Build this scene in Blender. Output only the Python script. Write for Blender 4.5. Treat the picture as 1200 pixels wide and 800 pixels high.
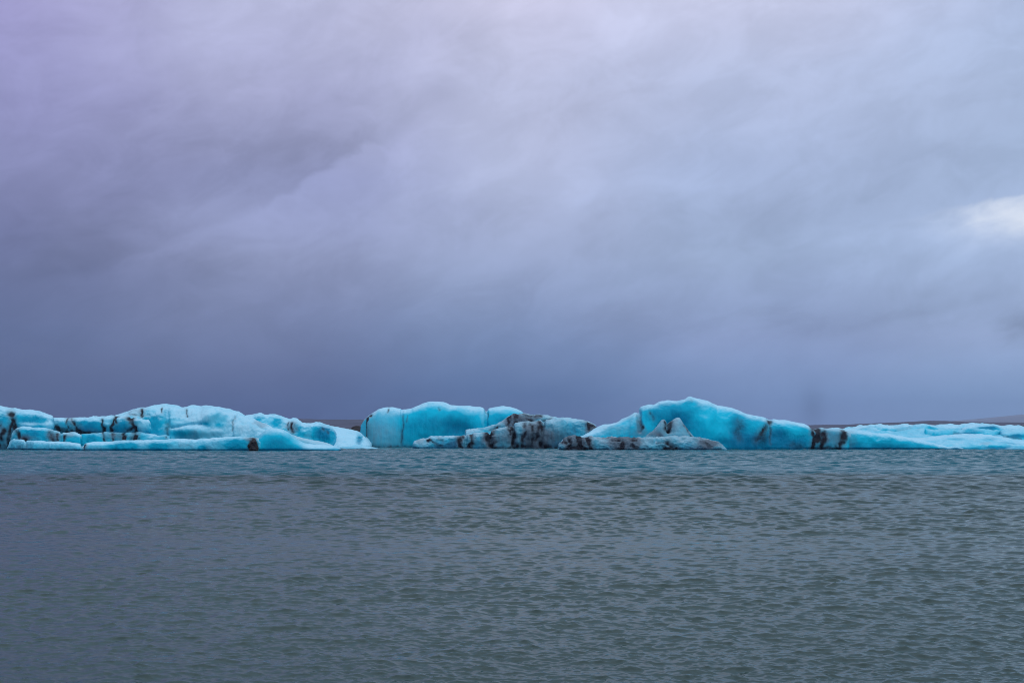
import bpy, math
import numpy as np
from mathutils import Vector, Matrix

S = bpy.context.scene
for o in list(bpy.data.objects):
    bpy.data.objects.remove(o)
R = math.radians

# ------------------------------------------------------------------ camera
CAM_H, FPX, HOR = 3.5, 1500.0, 508.0          # eye height (m), focal length and horizon in photo pixels
PITCH = math.atan((HOR - 400.0) / FPX)
cd = bpy.data.cameras.new('camera')
cam = bpy.data.objects.new('camera', cd)
S.collection.objects.link(cam)
cd.sensor_width = 36.0
cd.lens = 36.0 * FPX / 1200.0
cd.clip_start, cd.clip_end = 0.1, 60000.0
cam.location = (0, 0, CAM_H)
cam.rotation_euler = (R(90) + PITCH, 0, 0)
S.camera = cam

# ------------------------------------------------------------------ light
SUN_EL, SUN_AZ = 44.0, 150.0                    # elevation; azimuth clockwise from +Y (the view direction)
w = bpy.data.worlds.new('World')
S.world = w
w.use_nodes = True
nt = w.node_tree
nt.nodes.clear()
N, LK = nt.nodes.new, nt.links.new

def math_node(tree, op, a, b=None, c=None, clamp=False):
    n = tree.nodes.new('ShaderNodeMath')
    n.operation = op
    n.use_clamp = clamp
    for i, v in enumerate((a, b, c)):
        if v is None:
            continue
        if isinstance(v, (int, float)):
            n.inputs[i].default_value = v
        else:
            tree.links.new(v, n.inputs[i])
    return n.outputs[0]

def mapr(tree, v, a, b, c=0.0, d=1.0, smooth=True):
    n = tree.nodes.new('ShaderNodeMapRange')
    n.interpolation_type = 'SMOOTHSTEP' if smooth else 'LINEAR'
    tree.links.new(v, n.inputs['Value'])
    for k, x in (('From Min', a), ('From Max', b), ('To Min', c), ('To Max', d)):
        n.inputs[k].default_value = x
    return n.outputs['Result']

def mixc(tree, f, a, b, blend='MIX'):
    n = tree.nodes.new('ShaderNodeMix')
    n.data_type = 'RGBA'
    n.blend_type = blend
    for k, v in ((0, f), (6, a), (7, b)):
        if isinstance(v, (int, float)):
            n.inputs[k].default_value = v
        elif isinstance(v, tuple):
            n.inputs[k].default_value = v if len(v) == 4 else v + (1.0,)
        else:
            tree.links.new(v, n.inputs[k])
    return n.outputs[2]

def noise(tree, vec, scale, detail=4.0, rough=0.5, dist=0.0):
    n = tree.nodes.new('ShaderNodeTexNoise')
    n.inputs['Scale'].default_value = scale
    n.inputs['Detail'].default_value = detail
    n.inputs['Roughness'].default_value = rough
    n.inputs['Distortion'].default_value = dist
    tree.links.new(vec, n.inputs['Vector'])
    return n.outputs[0]

def vec3(tree, x, y, z=0.0):
    n = tree.nodes.new('ShaderNodeCombineXYZ')
    for i, v in enumerate((x, y, z)):
        if isinstance(v, (int, float)):
            n.inputs[i].default_value = v
        else:
            tree.links.new(v, n.inputs[i])
    return n.outputs[0]

def lin(c):
    return tuple(((v / 255.0) / 12.92 if v / 255.0 <= 0.04045 else ((v / 255.0 + 0.055) / 1.055) ** 2.4) for v in c)

# the overcast: five vertical bands of cloud colour round the view, mixed by azimuth, broken up by streaky noise
tc = N('ShaderNodeTexCoord')
sep = N('ShaderNodeSeparateXYZ')
LK(tc.outputs['Generated'], sep.inputs[0])
el = math_node(nt, 'MULTIPLY', math_node(nt, 'ARCSINE', sep.outputs[2]), 180 / math.pi)
az = math_node(nt, 'MULTIPLY', math_node(nt, 'ARCTAN2', sep.outputs[0], sep.outputs[1]), 180 / math.pi)

# slanted cloud streaks (direction space, degrees)
ca, sa = math.cos(R(17)), math.sin(R(17))
u = math_node(nt, 'ADD', math_node(nt, 'MULTIPLY', az, ca), math_node(nt, 'MULTIPLY', el, sa))
v = math_node(nt, 'SUBTRACT', math_node(nt, 'MULTIPLY', el, ca), math_node(nt, 'MULTIPLY', az, sa))
warp = noise(nt, vec3(nt, math_node(nt, 'MULTIPLY', u, 0.07), math_node(nt, 'MULTIPLY', v, 0.14), 3.3), 1.0, 3.0, 0.55)
wv = math_node(nt, 'MULTIPLY', math_node(nt, 'SUBTRACT', warp, 0.5), 6.0)
vw = math_node(nt, 'ADD', v, wv)
n1 = noise(nt, vec3(nt, math_node(nt, 'MULTIPLY', u, 0.075), math_node(nt, 'MULTIPLY', vw, 0.17), 7.7), 1.0, 7.0, 0.55)
n2 = noise(nt, vec3(nt, math_node(nt, 'MULTIPLY', u, 0.21), math_node(nt, 'MULTIPLY', vw, 0.40), 1.1), 1.0, 8.0, 0.6)
n3 = noise(nt, vec3(nt, math_node(nt, 'MULTIPLY', az, 0.05), math_node(nt, 'MULTIPLY', el, 0.12), 5.2), 1.0, 4.0, 0.5)
els = math_node(nt, 'ADD', el, math_node(nt, 'MULTIPLY', math_node(nt, 'SUBTRACT', n3, 0.5), 3.0))
elf = math_node(nt, 'DIVIDE', els, 90.0)
azs = math_node(nt, 'ADD', az, math_node(nt, 'MULTIPLY', math_node(nt, 'SUBTRACT', n1, 0.5), 10.0))

ELS = [0.0, 1.4, 4.1, 7.9, 11.7, 15.4, 18.9, 30.0, 55.0, 90.0]
HI = [(0.43, 0.57, 0.80), (1.05, 1.12, 1.30), (1.5, 1.55, 1.7)]      # unseen sky above the view, brightened overhead to light the ice tops
COLS = {
    -24: [(74, 86, 126), (78, 92, 133), (94, 108, 150), (117, 124, 168), (143, 146, 191), (154, 153, 202), (163, 158, 208)],
    -11: [(74, 89, 135), (78, 95, 141), (113, 126, 167), (147, 156, 194), (162, 169, 213), (176, 179, 217), (185, 188, 221)],
    0:   [(84, 109, 156), (90, 117, 164), (122, 141, 181), (160, 173, 209), (176, 185, 217), (193, 199, 230), (207, 207, 235)],
    11:  [(122, 148, 196), (126, 153, 200), (142, 160, 202), (156, 174, 208), (165, 180, 214), (186, 197, 229), (205, 209, 237)],
    24:  [(134, 164, 208), (138, 168, 211), (160, 180, 219), (166, 186, 221), (168, 187, 220), (175, 192, 225), (183, 198, 232)],
}
acc = None
keys = sorted(COLS)
for i, k in enumerate(keys):
    r = N('ShaderNodeValToRGB')
    cr = r.color_ramp
    cr.interpolation = 'EASE' if False else 'LINEAR'
    cols = [lin(c_) for c_ in COLS[k]] + HI
    cr.elements[0].position = ELS[0] / 90
    cr.elements[0].color = cols[0] + (1,)
    cr.elements[1].position = 1.0
    cr.elements[1].color = cols[-1] + (1,)
    for e_, c_ in zip(ELS[1:-1], cols[1:-1]):
        e = cr.elements.new(e_ / 90)
        e.color = c_ + (1,)
    LK(elf, r.inputs[0])
    if acc is None:
        acc = r.outputs[0]
    else:
        acc = mixc(nt, mapr(nt, azs, keys[i - 1], k), acc, r.outputs[0])

def gauss(a0, e0, ra, re_, x=az, y=el):
    dx = math_node(nt, 'DIVIDE', math_node(nt, 'SUBTRACT', x, a0), ra)
    dy = math_node(nt, 'DIVIDE', math_node(nt, 'SUBTRACT', y, e0), re_)
    q = math_node(nt, 'ADD', math_node(nt, 'MULTIPLY', dx, dx), math_node(nt, 'MULTIPLY', dy, dy))
    return math_node(nt, 'POWER', 2.718, math_node(nt, 'MULTIPLY', q, -1.0))

# brightness modulation
m = math_node(nt, 'ADD', math_node(nt, 'MULTIPLY', math_node(nt, 'SUBTRACT', n1, 0.5), 0.32),
              math_node(nt, 'MULTIPLY', math_node(nt, 'SUBTRACT', n2, 0.5), 0.25))
m = math_node(nt, 'MULTIPLY', m, mapr(nt, el, 0.5, 6.0, 0.15, 1.0))
m = math_node(nt, 'ADD', m, 1.0)
azn = math_node(nt, 'ADD', az, math_node(nt, 'MULTIPLY', math_node(nt, 'SUBTRACT', n2, 0.5), 5.0))
eln = math_node(nt, 'ADD', el, math_node(nt, 'MULTIPLY', math_node(nt, 'SUBTRACT', n2, 0.5), 2.2))
def addg(m, amp, *a, fine=True):
    g = gauss(*a, x=azn if fine else az, y=eln if fine else el)
    return math_node(nt, 'ADD', m, math_node(nt, 'MULTIPLY', g, amp))
CLOUDS = [
    (-0.03, -9.0, 12.0, 5.5, 1.6), (-0.10, -17.0, 7.0, 6.0, 1.7), (0.10, -3.0, 12.0, 5.0, 2.0),
    (0.10, -13.0, 9.0, 7.0, 1.5), (0.10, 7.0, 11.0, 6.0, 1.0), (-0.08, 12.0, 9.6, 6.0, 1.2), (0.09, 15.5, 8.3, 3.0, 0.7),
    (-0.09, 15.0, 4.6, 8.0, 0.9), (-0.26, 21.8, 4.6, 0.9, 0.55), (0.07, 12.0, 4.5, 9.0, 2.0), (0.11, 20.0, 8.7, 4.0, 1.0),
]
for amp, a0, e0, ra, re_ in CLOUDS:
    m = addg(m, amp, a0, e0, ra, re_)
m = addg(m, -0.20, 13.2, 1.1, 0.5, 0.9, fine=False)        # rain shaft
n4 = noise(nt, vec3(nt, math_node(nt, 'MULTIPLY', u, 0.30), math_node(nt, 'MULTIPLY', v, 0.55), 2.2), 1.0, 8.0, 0.62, 0.6)
m = math_node(nt, 'ADD', m, math_node(nt, 'MULTIPLY', math_node(nt, 'SUBTRACT', mapr(nt, n4, 0.36, 0.64), 0.5), mapr(nt, el, 1.5, 6.0, 0.03, 0.085)))
# two cloud edges: a lit shelf under the dark bank on the left, a darker roll low on the right
def edge(m, a0, e0, slope, amp, soft, ra, re_, wob):
    c_, s_ = math.cos(R(slope)), math.sin(R(slope))
    q = math_node(nt, 'SUBTRACT', math_node(nt, 'MULTIPLY', math_node(nt, 'SUBTRACT', el, e0), c_), math_node(nt, 'MULTIPLY', math_node(nt, 'SUBTRACT', az, a0), s_))
    q = math_node(nt, 'ADD', q, math_node(nt, 'MULTIPLY', math_node(nt, 'SUBTRACT', n4, 0.5), wob))
    g = math_node(nt, 'MULTIPLY', mapr(nt, q, 0.0, soft), gauss(a0, e0 + re_ * 0.5, ra, re_))
    return math_node(nt, 'ADD', m, math_node(nt, 'MULTIPLY', g, amp))
m = edge(m, -10.0, 10.4, 27.0, -0.23, 0.6, 7.5, 3.0, 3.0)
m = edge(m, -17.5, 7.0, 22.0, -0.17, 0.6, 5.0, 2.2, 2.5)
m = edge(m, 17.5, 4.6, 11.0, -0.12, 0.5, 6.0, 1.3, 1.2)
m = edge(m, 5.0, 13.0, 20.0, -0.05, 0.9, 6.0, 2.0, 2.5)
cm = N('ShaderNodeVectorMath'); cm.operation = 'SCALE'
LK(acc, cm.inputs[0]); LK(m, cm.inputs['Scale'])
# the bright gap on the right: a sharp upper edge, soft below
gap = math_node(nt, 'MULTIPLY', gauss(23.4, 9.2, 3.2, 0.9, x=math_node(nt, 'ADD', az, math_node(nt, 'MULTIPLY', math_node(nt, 'SUBTRACT', n4, 0.5), 7.0)), y=math_node(nt, 'ADD', el, math_node(nt, 'MULTIPLY', math_node(nt, 'SUBTRACT', n2, 0.5), 2.4))), mapr(nt, math_node(nt, 'SUBTRACT', math_node(nt, 'ADD', el, math_node(nt, 'MULTIPLY', math_node(nt, 'SUBTRACT', n4, 0.5), 1.5)), math_node(nt, 'MULTIPLY', math_node(nt, 'SUBTRACT', az, 21.0), 0.16)), 9.95, 9.65))
cloud = mixc(nt, math_node(nt, 'MULTIPLY', gap, 0.9), cm.outputs[0], lin((234, 241, 253)))

sky = N('ShaderNodeTexSky')
sky.sky_type = 'NISHITA'
sky.sun_disc = False
sky.sun_elevation = R(SUN_EL)
sky.sun_rotation = R(SUN_AZ)
c10 = N('ShaderNodeVectorMath'); c10.operation = 'SCALE'
c10.inputs['Scale'].default_value = 10.0
LK(cloud, c10.inputs[0])
out_c = mixc(nt, 0.97, sky.outputs[0], c10.outputs[0])
bg = N('ShaderNodeBackground')
bg.inputs['Strength'].default_value = 0.1
LK(out_c, bg.inputs['Color'])
ow = N('ShaderNodeOutputWorld')
LK(bg.outputs[0], ow.inputs['Surface'])

sl = bpy.data.lights.new('sun', 'SUN')
sl.energy = 1.1
sl.angle = R(60)
sl.color = (1.0, 0.97, 0.93)
so = bpy.data.objects.new('sun', sl)
S.collection.objects.link(so)
d = Vector((math.sin(R(SUN_AZ)) * math.cos(R(SUN_EL)), math.cos(R(SUN_AZ)) * math.cos(R(SUN_EL)), math.sin(R(SUN_EL))))
so.rotation_euler = d.to_track_quat('Z', 'Y').to_euler()

S.view_settings.view_transform = 'Standard'
S.view_settings.look = 'None'
S.view_settings.gamma = 1.0
S.view_settings.use_curve_mapping = False
S.view_settings.exposure = 0.0
S.render.engine = 'CYCLES'
S.cycles.use_denoising = True
S.cycles.filter_width = 1.0
S.cycles.max_bounces = 6
S.cycles.volume_bounces = 0

# ------------------------------------------------------------------ helpers
def tag(o, label=None, cat=None, group=None, kind=None):
    for k, v_ in (('label', label), ('category', cat), ('group', group), ('kind', kind)):
        if v_:
            o[k] = v_
    return o

def empty(name, loc, label, cat, group=None):
    o = bpy.data.objects.new(name, None)
    o.location = loc
    S.collection.objects.link(o)
    return tag(o, label, cat, group)

def grid_mesh(name, P, mat, parent=None, attrs=None, loc=None, smooth=True):
    """P: (rows, cols, 3) numpy points -> one mesh object"""
    r, c, _ = P.shape
    me = bpy.data.meshes.new(name)
    idx = np.arange(r * c, dtype=np.int32).reshape(r, c)
    q = np.stack([idx[:-1, :-1], idx[:-1, 1:], idx[1:, 1:], idx[1:, :-1]], -1).reshape(-1, 4)
    nq = len(q)
    me.vertices.add(r * c)
    me.loops.add(nq * 4)
    me.polygons.add(nq)
    V = P.reshape(-1, 3).astype(np.float32)
    if loc is not None:
        V = V - np.array(loc, dtype=np.float32)
    me.vertices.foreach_set('co', V.ravel())
    me.loops.foreach_set('vertex_index', q.ravel())
    me.polygons.foreach_set('loop_start', np.arange(0, nq * 4, 4, dtype=np.int32))
    me.polygons.foreach_set('use_smooth', np.full(nq, smooth))
    for k, a in (attrs or {}).items():
        at = me.attributes.new(k, 'FLOAT_COLOR', 'POINT')
        at.data.foreach_set('color', a.reshape(-1, 4).astype(np.float32).ravel())
    me.update(calc_edges=True)
    me.validate()
    me.materials.append(mat)
    o = bpy.data.objects.new(name, me)
    S.collection.objects.link(o)
    if parent is not None:
        o.parent = parent
    elif loc is not None:
        o.location = loc
    return o

def ray(x, y):
    """photo pixel -> direction scaled so that its Y component is 1"""
    x = np.asarray(x, float); y = np.asarray(y, float)
    dx, dy = (x - 600.0) / FPX, (400.0 - y) / FPX
    fy, fz = math.cos(PITCH) - dy * math.sin(PITCH), math.sin(PITCH) + dy * math.cos(PITCH)
    return dx / fy, fz / fy

def project(P):
    rel = P - np.array([0, 0, CAM_H])
    f = rel[..., 1] * math.cos(PITCH) + rel[..., 2] * math.sin(PITCH)
    up = -rel[..., 1] * math.sin(PITCH) + rel[..., 2] * math.cos(PITCH)
    return 600 + FPX * rel[..., 0] / f, 400 - FPX * up / f

def base_dist(y):
    """distance at which the water shows at photo row y"""
    _, s = ray(600, y)
    return float(-CAM_H / s)

def hash3(i, j, k, seed):
    h = (i * 374761393 + j * 668265263 + k * 2147483647 + seed * 1274126177) & 0xFFFFFFFF
    h = ((h ^ (h >> 13)) * 1274126177) & 0xFFFFFFFF
    h = (h ^ (h >> 16)) & 0xFFFF
    return h / 65535.0

def vnoise(x, y, z, seed=0):
    xi, yi, zi = np.floor(x).astype(np.int64), np.floor(y).astype(np.int64), np.floor(z).astype(np.int64)
    fx, fy, fz = x - xi, y - yi, z - zi
    fx, fy, fz = [t * t * t * (t * (t * 6 - 15) + 10) for t in (fx, fy, fz)]
    out = 0
    for a in (0, 1):
        for b in (0, 1):
            for c in (0, 1):
                wgt = (fx if a else 1 - fx) * (fy if b else 1 - fy) * (fz if c else 1 - fz)
                out = out + wgt * hash3(xi + a, yi + b, zi + c, seed)
    return out * 2 - 1

def fbm(x, y, z, seed=0, octv=4, gain=0.5):
    s, a, t = 0, 1.0, 0
    for i in range(octv):
        s = s + a * vnoise(x * 2 ** i, y * 2 ** i, z * 2 ** i, seed + i * 17)
        t += a
        a *= gain
    return s / t

def sstep(a, b, x):
    t = np.clip((x - a) / (b - a), 0, 1)
    return t * t * (3 - 2 * t)

# ------------------------------------------------------------------ materials
def new_mat(name):
    mt = bpy.data.materials.new(name)
    mt.use_nodes = True
    t = mt.node_tree
    return mt, t, t.nodes['Principled BSDF']

def ice_material():
    mt, t, p = new_mat('glacier_ice')
    at = t.nodes.new('ShaderNodeAttribute'); at.attribute_name = 'ice'
    sp = t.nodes.new('ShaderNodeSeparateColor')
    t.links.new(at.outputs['Color'], sp.inputs[0])
    W, D, G = sp.outputs
    dirt_shade = at.outputs['Alpha']  # ash cover, with some painted overhang shade
    co = t.nodes.new('ShaderNodeTexCoord').outputs['Object']
    mp = t.nodes.new('ShaderNodeMapping'); mp.inputs['Scale'].default_value = (1.4, 1.4, 0.35)
    t.links.new(co, mp.inputs[0])
    streak = noise(t, mp.outputs[0], 0.9, 5.0, 0.6)
    blot = noise(t, co, 0.32, 6.0, 0.62, 0.4)
    fine = noise(t, co, 2.6, 5.0, 0.65)
    nz_ = math_node(t, 'ADD', math_node(t, 'MULTIPLY', math_node(t, 'SUBTRACT', streak, 0.5), 1.1), math_node(t, 'MULTIPLY', math_node(t, 'SUBTRACT', blot, 0.5), 1.3))
    wn = math_node(t, 'MULTIPLY', W, math_node(t, 'ADD', nz_, 1.0), clamp=True)
    dn = math_node(t, 'ADD', D, math_node(t, 'MULTIPLY', math_node(t, 'SUBTRACT', blot, 0.5), 1.0), clamp=True)
    blue = mixc(t, dn, (0.001, 0.39, 0.56), (0.000, 0.16, 0.29))
    col = mixc(t, wn, blue, (0.29, 0.55, 0.68))
    gn = math_node(t, 'ADD', G, math_node(t, 'MULTIPLY', math_node(t, 'SUBTRACT', streak, 0.5), 0.5))
    gn = math_node(t, 'MULTIPLY', math_node(t, 'MAXIMUM', gn, 0.0), mapr(t, G, 0.0, 0.15))
    col = mixc(t, math_node(t, 'MINIMUM', gn, 0.9), col, (0.085, 0.105, 0.135))
    dd = math_node(t, 'ADD', dirt_shade, math_node(t, 'MULTIPLY', math_node(t, 'SUBTRACT', fine, 0.5), 0.5))
    dd = math_node(t, 'MULTIPLY', mapr(t, dd, 0.05, 0.85), mapr(t, dirt_shade, 0.02, 0.2))
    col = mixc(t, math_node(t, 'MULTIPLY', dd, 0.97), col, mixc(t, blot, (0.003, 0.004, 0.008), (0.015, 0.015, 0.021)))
    t.links.new(col, p.inputs['Base Color'])
    p.inputs['Roughness'].default_value = 0.45
    p.inputs['IOR'].default_value = 1.31
    p.inputs['Specular IOR Level'].default_value = 0.08
    bp = t.nodes.new('ShaderNodeBump')
    bp.inputs['Strength'].default_value = 0.32
    bp.inputs['Distance'].default_value = 0.35
    t.links.new(math_node(t, 'ADD', streak, math_node(t, 'MULTIPLY', fine, 0.5)), bp.inputs['Height'])
    t.links.new(bp.outputs[0], p.inputs['Normal'])
    return mt
ICE = ice_material()

# ------------------------------------------------------------------ ice builder
def section(n, k):
    th = np.linspace(0, math.pi / 2, k)
    e = 2.0 / n
    return np.stack([1 - np.cos(th) ** e, np.sin(th) ** e], -1)

def seg_dist(px, py, pts):
    best = np.full(px.shape, 1e9)
    for (x0, y0), (x1, y1) in zip(pts[:-1], pts[1:]):
        dx, dy = x1 - x0, y1 - y0
        L2 = dx * dx + dy * dy + 1e-9
        t = np.clip(((px - x0) * dx + (py - y0) * dy) / L2, 0, 1)
        best = np.minimum(best, np.hypot(px - x0 - t * dx, py - y0 - t * dy))
    return best

def lump(name, parent, top, base, run, back, nf=3.0, nb=2.2, prof=None, seed=1, rough=0.35, rscale=2.5,
         flute=0.0, end=(6, 6), step=0.55, rows=64, feats=(), white=(0.5, 1.0), wbase=0.0, deep=0.0, grey=0.0,
         sm=2.0, label=None, off=0.0, rim=0.0, crease=0.55):
    """A body of ice: its crest follows `top` (measured outline), its foot meets the water at row `base`;
    `run` is the horizontal distance from foot to crest, `back` from the crest to the far foot."""
    tx, ty = np.array([p[0] for p in top], float), np.array([p[1] for p in top], float)
    xs = np.arange(tx[0], tx[-1] + 1e-6, step)
    ys = np.interp(xs, tx, ty)
    kr = int(max(1, round(sm / step)))
    ker = np.hanning(2 * kr + 3); ker /= ker.sum()
    ys = np.convolve(np.pad(ys, kr + 1, mode='edge'), ker, mode='valid')[:len(xs)]
    if isinstance(base, (int, float)):
        yf = np.full(len(xs), base_dist(base) + off)
    else:
        bx, by = zip(*base)
        yf = np.interp(xs, bx, [base_dist(b) + off for b in by])
    run_ = np.interp(xs, *zip(*run)) if isinstance(run, (list, tuple)) else np.full(len(xs), float(run))
    # plan rounding at both ends
    s = np.ones(len(xs))
    for e_, d_ in ((end[0], xs - xs[0]), (end[1], xs[-1] - xs)):
        if e_ > 0:
            t = np.clip(d_ / e_, 0, 1)
            s = np.minimum(s, (1 - (1 - t) ** 2.4) ** (1 / 2.4))
    yc = yf + run_
    bot = -1.2
    if prof is None:
        f = section(nf, rows)
    else:
        pp = np.array(prof, float)
        L = np.r_[0, np.cumsum(np.hypot(np.diff(pp[:, 0]), np.diff(pp[:, 1])))]
        tt = np.linspace(0, L[-1], rows)
        f = np.stack([np.interp(tt, L, pp[:, 0]), np.interp(tt, L, pp[:, 1])], -1)
        k2 = np.hanning(9); k2 /= k2.sum()
        for c in (0, 1):
            a = np.convolve(np.pad(f[:, c], 4, mode='reflect', reflect_type='odd'), k2, mode='valid')
            f[:, c] = a
        f[0] = pp[0]; f[-1] = pp[-1]
    b = section(nb, rows // 3)[::-1][1:]
    f = np.vstack([[[0.0, -0.001]], f])
    dxy = np.concatenate([(f[:, 0, None] - 1) * (run_ * s)[None, :], (1 - b[:, 0, None]) * (back * s)[None, :]])
    zf = np.concatenate([f[:, 1], b[:, 1]])
    Y = yc[None, :] + dxy
    rx, rz = ray(xs, ys)
    zc = CAM_H + rz * yc
    zc = np.maximum(zc, 0.05)
    Z = zf[:, None] * zc[None, :]
    Z[0] = bot
    Z[-1] = bot
    X = rx[None, :] * Y
    P = np.stack([X, Y, Z], -1)

    def normals(P):
        du = np.gradient(P, axis=1); dv = np.gradient(P, axis=0)
        n_ = np.cross(du, dv)
        return n_ / (np.linalg.norm(n_, axis=-1, keepdims=True) + 1e-9)
    n_ = normals(P)
    X, Y, Z = P[..., 0], P[..., 1], P[..., 2]
    disp = rough * fbm(X / rscale, Y / rscale, Z / rscale, seed, 5, 0.52)
    rid = 1 - 2 * np.abs(fbm(X / (rscale * 1.5), Y / (rscale * 1.5), Z / (rscale * 1.2), seed + 61, 3, 0.45))
    disp = disp + crease * rough * rid
    disp = disp - 0.28 * np.exp(-((Z - 0.12) / 0.16) ** 2) * (1 - np.abs(n_[..., 2])) ** 0.5
    if flute:
        disp = disp + flute * fbm(X / 0.9, Y / 9.0, Z / 8.0, seed + 90, 3) * (1 - np.abs(n_[..., 2]))
    px, py = project(P)
    jx = px + 2.3 * fbm(X / 1.7, Y / 6, Z / 1.7, seed + 5, 4, 0.6)
    jy = py + 1.2 * fbm(X / 1.5, Y / 6, Z / 1.5, seed + 7, 3)
    ch = {'white': np.zeros_like(px), 'deep': np.zeros_like(px), 'dirt_shade': np.zeros_like(px), 'grey': np.zeros_like(px)}  # last but one: ash, plus shade painted under the left wall's overhang
    wob = vnoise(X / 1.1, Y / 5, Z / 0.9, seed + 41)
    wob2 = vnoise(X / 0.6, Y / 5, Z / 0.7, seed + 43)
    halo = np.zeros_like(px)
    front = sstep(0.15, -0.1, (Y - yc[None, :]) / max(1.0, back))
    for ft in feats:
        k = ft[0]
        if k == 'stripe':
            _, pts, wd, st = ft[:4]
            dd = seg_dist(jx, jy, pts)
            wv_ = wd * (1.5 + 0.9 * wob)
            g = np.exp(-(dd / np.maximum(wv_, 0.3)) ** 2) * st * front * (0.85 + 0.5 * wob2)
            ch['dirt_shade'] = np.maximum(ch['dirt_shade'], g)
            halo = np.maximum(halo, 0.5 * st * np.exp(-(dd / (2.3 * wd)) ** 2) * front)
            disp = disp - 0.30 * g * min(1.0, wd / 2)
        elif k == 'crack':
            _, pts, wd, dep = ft
            dd = seg_dist(px + 0.5 * (jx - px), py + 0.5 * (jy - py), pts)
            disp = disp - dep * np.exp(-(dd / wd) ** 2)
        elif k == 'bulge':
            _, x0, y0, ax, ay, amt = ft
            disp = disp + amt * np.exp(-((px - x0) / ax) ** 2 - ((py - y0) / ay) ** 2)
        else:
            _, x0, y0, ax, ay, amt = ft
            ch[k] = ch[k] + amt * np.exp(-(((jx - x0) / ax) ** 2 + ((jy - y0) / ay) ** 2) ** 1.3) * front
    disp[0] = 0; disp[-1] = 0
    disp[-2] *= 0.3
    endm = np.clip(s / 0.35, 0, 1)[None, :]
    P = P + n_ * (disp * endm)[..., None]
    n2_ = normals(P)
    big = fbm(P[..., 0] / 3.0, P[..., 1] / 3.0, P[..., 2] / 2.0, seed + 31, 4)
    Wt = 0.85 * sstep(white[0] - 0.05, white[1] + 0.35, n2_[..., 2] + 0.2 * big) + wbase + ch['white']
    if rim:
        _, pz = project(P)
        Wt = Wt + 1.35 * rim * sstep(5.0, 0.0, pz - ys[None, :])
    Wt = np.clip(np.clip(Wt, 0, 1) - 1.0 * np.clip(ch['deep'], 0, 1) * (1 - 0.1 * sstep(0.5, 0.9, n2_[..., 2])), 0, 1)
    wet = sstep(0.75, 0.1, P[..., 2] + 0.35 * big)
    Wt = Wt * (1 - 0.6 * wet)
    Dp = np.clip(0.7 * wet + deep + ch['deep'] + 0.25 * big, 0, 1)
    A = np.stack([Wt, Dp, np.clip(grey + ch['grey'] + halo, 0, 1), np.clip(ch['dirt_shade'], 0, 1)], -1)
    loc = parent.location if parent is not None else None
    o = grid_mesh(name, P[:, ::1], ICE, parent, {'ice': A}, loc)
    # face orientation: outward
    if np.mean(n2_[rows // 2, :, 1]) > 0:
        o.data.flip_normals()
    if label:
        o['label'] = label
    return o

def at(x, y_base, off=0.0):
    Y = base_dist(y_base) + off
    return (float(ray(x, y_base)[0] * Y), Y, 0.0)

# ------------------------------------------------------------------ water
def water_material():
    mt, t, p = new_mat('lagoon_water')
    co = t.nodes.new('ShaderNodeTexCoord').outputs['Object']
    sp = t.nodes.new('ShaderNodeSeparateXYZ'); t.links.new(co, sp.inputs[0])
    # current line: silty grey here; turquoise meltwater by the ice, bergs' reflection painted in
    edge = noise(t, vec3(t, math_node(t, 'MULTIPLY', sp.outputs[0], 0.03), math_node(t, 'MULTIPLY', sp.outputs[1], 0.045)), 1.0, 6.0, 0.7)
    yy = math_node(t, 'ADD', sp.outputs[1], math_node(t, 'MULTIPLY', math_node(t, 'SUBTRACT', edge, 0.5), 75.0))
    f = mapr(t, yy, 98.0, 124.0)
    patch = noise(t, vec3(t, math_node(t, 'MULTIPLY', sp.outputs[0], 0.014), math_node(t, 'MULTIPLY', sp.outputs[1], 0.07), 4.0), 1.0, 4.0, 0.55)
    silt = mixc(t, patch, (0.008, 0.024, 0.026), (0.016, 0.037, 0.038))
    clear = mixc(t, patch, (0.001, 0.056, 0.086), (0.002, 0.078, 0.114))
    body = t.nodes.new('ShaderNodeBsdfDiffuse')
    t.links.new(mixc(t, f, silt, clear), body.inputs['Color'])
    gl = t.nodes.new('ShaderNodeBsdfGlossy')
    gl.inputs['Color'].default_value = (0.775, 0.865, 0.815, 1)
    t.links.new(mapr(t, sp.outputs[1], 22.0, 150.0, 0.03, 0.20), gl.inputs['Roughness'])
    fr = t.nodes.new('ShaderNodeFresnel')
    t.links.new(mapr(t, sp.outputs[1], 20.0, 125.0, 1.345, 1.10), fr.inputs['IOR'])
    mx = t.nodes.new('ShaderNodeMixShader')
    t.links.new(fr.outputs[0], mx.inputs[0])
    t.links.new(body.outputs[0], mx.inputs[1])
    t.links.new(gl.outputs[0], mx.inputs[2])
    t.links.new(mx.outputs[0], t.nodes['Material Output'].inputs['Surface'])
    t.nodes.remove(p)
    mp = t.nodes.new('ShaderNodeMapping'); mp.inputs['Scale'].default_value = (1.0, 1.5, 1.0)
    mp.inputs['Rotation'].default_value = (0, 0, R(-12))
    t.links.new(co, mp.inputs[0])
    a = noise(t, mp.outputs[0], 6.0, 4.0, 0.55, 0.3)
    b = noise(t, mp.outputs[0], 0.9, 3.0, 0.55, 0.3)
    h = math_node(t, 'ADD', math_node(t, 'MULTIPLY', a, 0.004), math_node(t, 'MULTIPLY', math_node(t, 'MULTIPLY', b, 0.05), mapr(t, sp.outputs[1], 40.0, 130.0)))
    bp = t.nodes.new('ShaderNodeBump')
    bp.inputs['Strength'].default_value = 0.75
    bp.inputs['Distance'].default_value = 1.0
    t.links.new(h, bp.inputs['Height'])
    for n_ in (body, gl, fr):
        t.links.new(bp.outputs[0], n_.inputs['Normal'])
    return mt

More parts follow.
